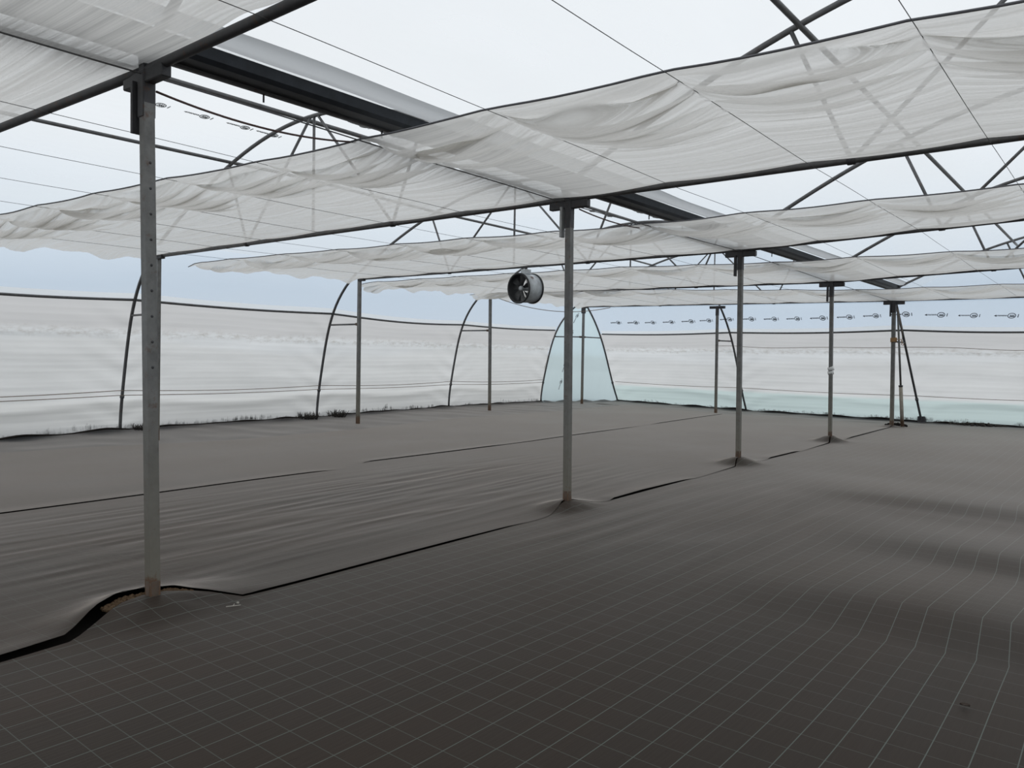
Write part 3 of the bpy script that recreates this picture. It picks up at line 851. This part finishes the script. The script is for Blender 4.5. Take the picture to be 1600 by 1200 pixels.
# brown cable sagging below the gutter, tied at each post
def catenary(a, b, sag, n=24): return [a.lerp(b, k / n) + V((0, 0, -sag * 4 * (k / n) * (1 - k / n))) for k in range(n + 1)]
MBt = MB().tube(catenary(V((-.02, .06, 3.42)), V((-.12, 1.85, 3.50)), .07), .008, 6)
tag(MBt.build('cable', M['cable']), 'brown sagging cable hooked to the top of the tall near post', 'cable')
MBt = MB().tube(catenary(V((.18, 4.85, 3.37)), V((-.1, 6.7, 3.44)), .03), .008, 6)
tag(MBt.build('cable', M['cable']), 'thin dark cable leaving the top of the second gutter post', 'cable')
MBt = MB().tube(catenary(LT[3] + V((.1, 0, -.05)), V((-7.6, 18.2, 3.25)), .28), .011, 6)
tag(MBt.build('cable', M['cord']), 'pale slack cable drooping past the fan toward the corner', 'cable')

# ------------------------------------------------------------------ fan
def make_fan():
    fc = V((-4.50, 9.95, 3.06)); yb_, zb_ = beam_at(2, fc.x)
    fc.y = yb_
    root = empty('circulation_fan', fc); tag(root, 'round grey ducted air fan with black blades hanging from the third truss', 'fan')
    ax = V((-.10, -1.0, -.05)).normalized()      # faces toward the near end of the house
    x = V((0, 0, 1)).cross(ax).normalized(); y = ax.cross(x)
    A = Matrix((x, y, ax)).transposed()
    R0 = .285
    MB().lathe([(R0 - .004, .2), (R0, .2), (R0, -.2), (R0 - .004, -.2)], fc, A, 48).build('housing', M['fan'], root)
    ob = MB().lathe([(R0 - .004, -.2), (R0 - .014, -.19), (R0 - .014, .19), (R0 - .004, .2)], fc, A, 48).build('duct_shade_lining', M['blade'], root); ob['label'] = 'inside of the duct, coloured black for the shade in it'  # shade inside the housing painted in as a black lining
    for h in (-.2, .2):
        MB().lathe([(R0 - .012, h - .012), (R0 + .022, h - .012), (R0 + .022, h + .012), (R0 - .012, h + .012)], fc, A, 48, True).build('rim', M['blade'], root)
    MB().lathe([(.0, .16), (.04, .16), (.048, .145), (.048, -.10), (0.001, -.12)], fc, A, 24).build('hub', M['fan'], root)
    for k in range(6):
        a0 = 2 * math.pi * (k + .28) / 6; P = np.zeros((8, 7, 3))
        for i in range(8):
            r = lerp(.06, R0 - .03, i / 7)
            for j in range(7):
                t = j / 6 - .5; wdt = lerp(.42, .50, i / 7); an = a0 + t * wdt
                hgt = t * .05 + .12
                P[i, j] = fc + A @ V((r * math.cos(an), r * math.sin(an), hgt))
        b = MB(); b.grid(P); b.grid(P + np.array(tuple(ax)) * .004, flip=True); b.build('blade', M['blade'], root)
    g = MB()
    for r in (.10, .16, .22, .27): g.tube([fc + A @ V((r * math.cos(a * math.pi / 20), r * math.sin(a * math.pi / 20), -.20)) for a in range(41)], .003, 5)
    for k in range(8): g.tube([fc + A @ V((.05 * math.cos(k * math.pi / 4), .05 * math.sin(k * math.pi / 4), -.2)), fc + A @ V((R0 * math.cos(k * math.pi / 4), R0 * math.sin(k * math.pi / 4), -.2))], .003, 5)
    g.build('guard', M['steel'], root)
    MB().box(fc + V((.0, 0, R0 + .045)), (.17, .14, .10)).build('junction_box', M['fan'], root)
    h = MB(); h.box(fc + V((0, 0, (R0 + .08 + zb_ - fc.z) / 2)), (.05, .04, max(.04, zb_ - fc.z - R0 - .06))); h.build('hanger', M['dark'], root)
    q = fc + A @ V((R0 * .70, R0 * .72, .02))
    n = (A @ V((.7, .72, 0))).normalized(); xx = n.cross(ax).normalized(); B2 = Matrix((ax, -xx, n)).transposed()
    st = MB(); st.lathe([(.03, .0), (.038, .0), (.038, .004), (.03, .004)], q, B2, 20, True); st.tube([q + B2 @ V((-.016, -.012, .003)), q + B2 @ V((.016, .012, .003))], .005, 5)
    ob = st.build('sticker', M['label'], root); ob['label'] = 'small round reddish sticker'
    return root
make_fan()

# ------------------------------------------------------------------ props at the rope-tied post
base = V((.36, 20.06, .02)); tp = PT[4] + V((.11, -.03, -.25))
root = empty('spare_pipe', base); tag(root, 'beige two-stage pipe leaning upright against the rope-tied post', 'pipe')
d = tp - base
ob = MB().tube([base, base + d * .36], .046, 12).build('lower_sleeve', M['beige'], root); ob['label'] = 'thicker dusty beige lower sleeve'
MB().tube([base + d * .34, tp], .026, 10).build('upper_pipe', M['post'], root)
MB().tube([base + d * .35, base + d * .365], .054, 12).build('collar', M['dark'], root)
q = PB[4].lerp(PT[4], .705)
rp = []
for k in range(60):
    a = k * .55; rp.append(q + V((.075 * math.cos(a) + .01, .075 * math.sin(a) - .01, -.06 + .12 * k / 60)))
rb = MB().tube(rp, .011, 6)
root = empty('rope', q); tag(root, 'orange rope wound round the end post with a dangling hooked tail', 'rope')
rb.build('winding', M['rope'], root)
MB().tube([q + V((.06, -.05, .05)), q + V((.14, -.05, .0)), q + V((.20, -.05, .02)), q + V((.23, -.05, -.08)), q + V((.21, -.05, -.13)), q + V((.25, -.05, -.15)), q + V((.27, -.05, -.10))], .010, 6).build('tail', M['rope'], root)
MB().tube([PT[4] + V((.10, -.06, -.12)), q + V((.22, -.06, .25)), q + V((.23, -.05, -.05))], .006, 6).build('hanging_line', M['cord'], root)

# ------------------------------------------------------------------ small things on the floor
def clump(c, n, r, hgt, m, name, label, cat, flat=.5, kind='stuff'):
    b = MB()
    for k in range(n):
        a = random.uniform(0, 6.28); rr = r * math.sqrt(random.random())
        p = c + V((rr * math.cos(a), rr * math.sin(a) * .5, 0))
        t = p + V((random.uniform(-.12, .12), random.uniform(-.08, .08), hgt * random.uniform(.3, 1)))
        mid = p.lerp(t, .5) + V((random.uniform(-.03, .03), random.uniform(-.03, .03), 0))
        b.tube([p, mid, t], [.012, .009, .004], 4)
    o = b.build(name, m); return tag(o, label, cat, kind=kind)
def heap(c, n, r, size, m, name, label, cat, hz=.05, el=1.0, rot=0):
    import bmesh as _b
    b = MB()
    for k in range(n):
        a = random.uniform(0, 6.28); rr = r * math.sqrt(random.random())
        dx, dy = rr * math.cos(a), rr * math.sin(a) * el
        p = c + V((dx * math.cos(rot) - dy * math.sin(rot), dx * math.sin(rot) + dy * math.cos(rot), hz * (1 - rr / r) * .8))
        bm = _b.new(); _b.ops.create_icosphere(bm, subdivisions=1, radius=size * random.uniform(.5, 1.2))
        for v in bm.verts: v.co *= random.uniform(.75, 1.25)
        bm.verts.index_update()
        b.add([p + v.co for v in bm.verts], [tuple(v.index for v in f.verts) for f in bm.faces], False); bm.free()
    return tag(b.build(name, m), label, cat, kind='stuff')
clump(V((-11.40, 9.72, .0)), 90, .45, .20, M['weed'], 'dead_weeds', 'dark dead weeds against the curtain left of the second curved leg', 'weeds')
clump(V((-11.48, 10.72, .0)), 90, .40, .20, M['weed'], 'dead_weeds', 'dark dead weeds against the curtain right of the second curved leg', 'weeds')
clump(V((-11.12, 5.4, .0)), 70, .38, .14, M['weed'], 'dead_weeds', 'dark weed remains at the curtain foot beside the first curved leg', 'weeds')
heap(V((1.75, 22.55, 0)), 60, .7, .05, M['weed'], 'debris_heap', 'low dark heap of debris at the foot of the end curtain', 'debris', .07, .25, .15)
heap(V((.15, 20.35, .02)), 60, .28, .035, M['soil'], 'soil_heap', 'dark loose soil round the foot of the rope-tied post', 'soil', .07, .8)
import bmesh
b = MB()
for k in range(420):
    y = random.uniform(-.36, .20); g0 = pw(y, GAP1); xe = pw(y, XE)
    x = xe - g0 * random.uniform(.05, 1.0)
    bm = bmesh.new(); bmesh.ops.create_icosphere(bm, subdivisions=1, radius=.012 * random.uniform(.5, 1.3))
    for v in bm.verts: v.co *= random.uniform(.75, 1.25)
    bm.verts.index_update(); p = V((x, y, ground_h(x, y) - .004 - .012 * random.random()))
    b.add([p + v.co for v in bm.verts], [tuple(v.index for v in f.verts) for f in bm.faces], False); bm.free()
tag(b.build('soil_heap', M['clod']), 'brown crumbly soil exposed in the seam at the foot of the tall near post', 'soil', kind='stuff')
b = MB(); P = np.zeros((6, 4, 3))
for i in range(6):
    for j in range(4):
        w = .011 * math.sin(math.pi * (i + .4) / 6.2)
        P[i, j] = (4.585 + (i - 2.5) * .0095, 1.80 + (j - 1.5) * w - i * .004, ground_h(4.585, 1.8) + .012 + .004 * abs(j - 1.5) + .002 * i)
b.grid(P); b.grid(P - np.array((0, 0, .002)), flip=True)
tag(b.build('dry_leaf', M['leaf']), 'small dark dry leaf lying alone on the gridded mat', 'leaf')
tw = V((.60, .22, 0)); tw.z = ground_h(tw.x, tw.y) + .012
b = MB(); b.tube([tw, tw + V((.03, .03, .004)), tw + V((.05, .075, .004))], .0035, 5); b.tube([tw + V((.03, .03, .004)), tw + V((.0, .06, .004))], .003, 5); b.tube([tw + V((-.02, .09, .0)), tw + V((-.01, .10, .0))], .008, 6)
tag(b.build('twig', M['twig']), 'tiny pale forked twig on the mat beside the near mound', 'twig')

# ------------------------------------------------------------------ sky
w = bpy.data.worlds.new('overcast'); S.world = w; w.use_nodes = True
nt = w.node_tree; nt.nodes.clear()
out = nt.nodes.new('ShaderNodeOutputWorld'); bg = nt.nodes.new('ShaderNodeBackground')
tc = nt.nodes.new('ShaderNodeTexCoord'); sep = nt.nodes.new('ShaderNodeSeparateXYZ'); nt.links.new(tc.outputs['Generated'], sep.inputs[0])
mp = nt.nodes.new('ShaderNodeMapping'); mp.inputs['Scale'].default_value = (1.6, 1.6, 4); nt.links.new(tc.outputs['Generated'], mp.inputs[0])
nz = noise_tex(nt, 1.6, mp.outputs[0], 4, .5)
zz = mth(nt, 'ADD', sep.outputs['Z'], mth(nt, 'MULTIPLY', mth(nt, 'SUBTRACT', nz.outputs['Fac'], .5), .07))
c = ramp(nt, zz, [(0.0, (.36, .36, .35)), (.008, (.58, .65, .73)), (.07, (.54, .63, .73)), (.15, (.72, .80, .88)), (.26, (.93, .965, 1.0)), (1.0, (.97, .99, 1.01))])
c = mixc(nt, ramp(nt, nz.outputs['Fac'], [(.35, 0.0), (.7, .12)]), c, (.72, .80, .88))
nt.links.new(c, bg.inputs[0]); bg.inputs[1].default_value = 1.0
nt.links.new(bg.outputs[0], out.inputs[0])

# ------------------------------------------------------------------ camera
cd = bpy.data.cameras.new('camera'); cam = bpy.data.objects.new('camera', cd); link(cam)
r, u, f = V((.78015, .62531, .01855)), V((-.0366, .01601, .9992)), V((-.62452, .78021, -.03538))
cam.matrix_world = Matrix(((r.x, u.x, -f.x, 5.1891), (r.y, u.y, -f.y, -2.5698), (r.z, u.z, -f.z, 1.6895), (0, 0, 0, 1)))
cd.sensor_width = 36; cd.lens = 27.476; cd.clip_start = .05; cd.clip_end = 300
S.camera = cam
S.view_settings.view_transform = 'Standard'; S.view_settings.look = 'None'; S.view_settings.gamma = 1; S.view_settings.exposure = 0
S.view_settings.use_curve_mapping = False
S.cycles.use_denoising = True
S.cycles.transparent_max_bounces = 16
S.cycles.max_bounces = 10; S.cycles.transmission_bounces = 8; S.cycles.diffuse_bounces = 6
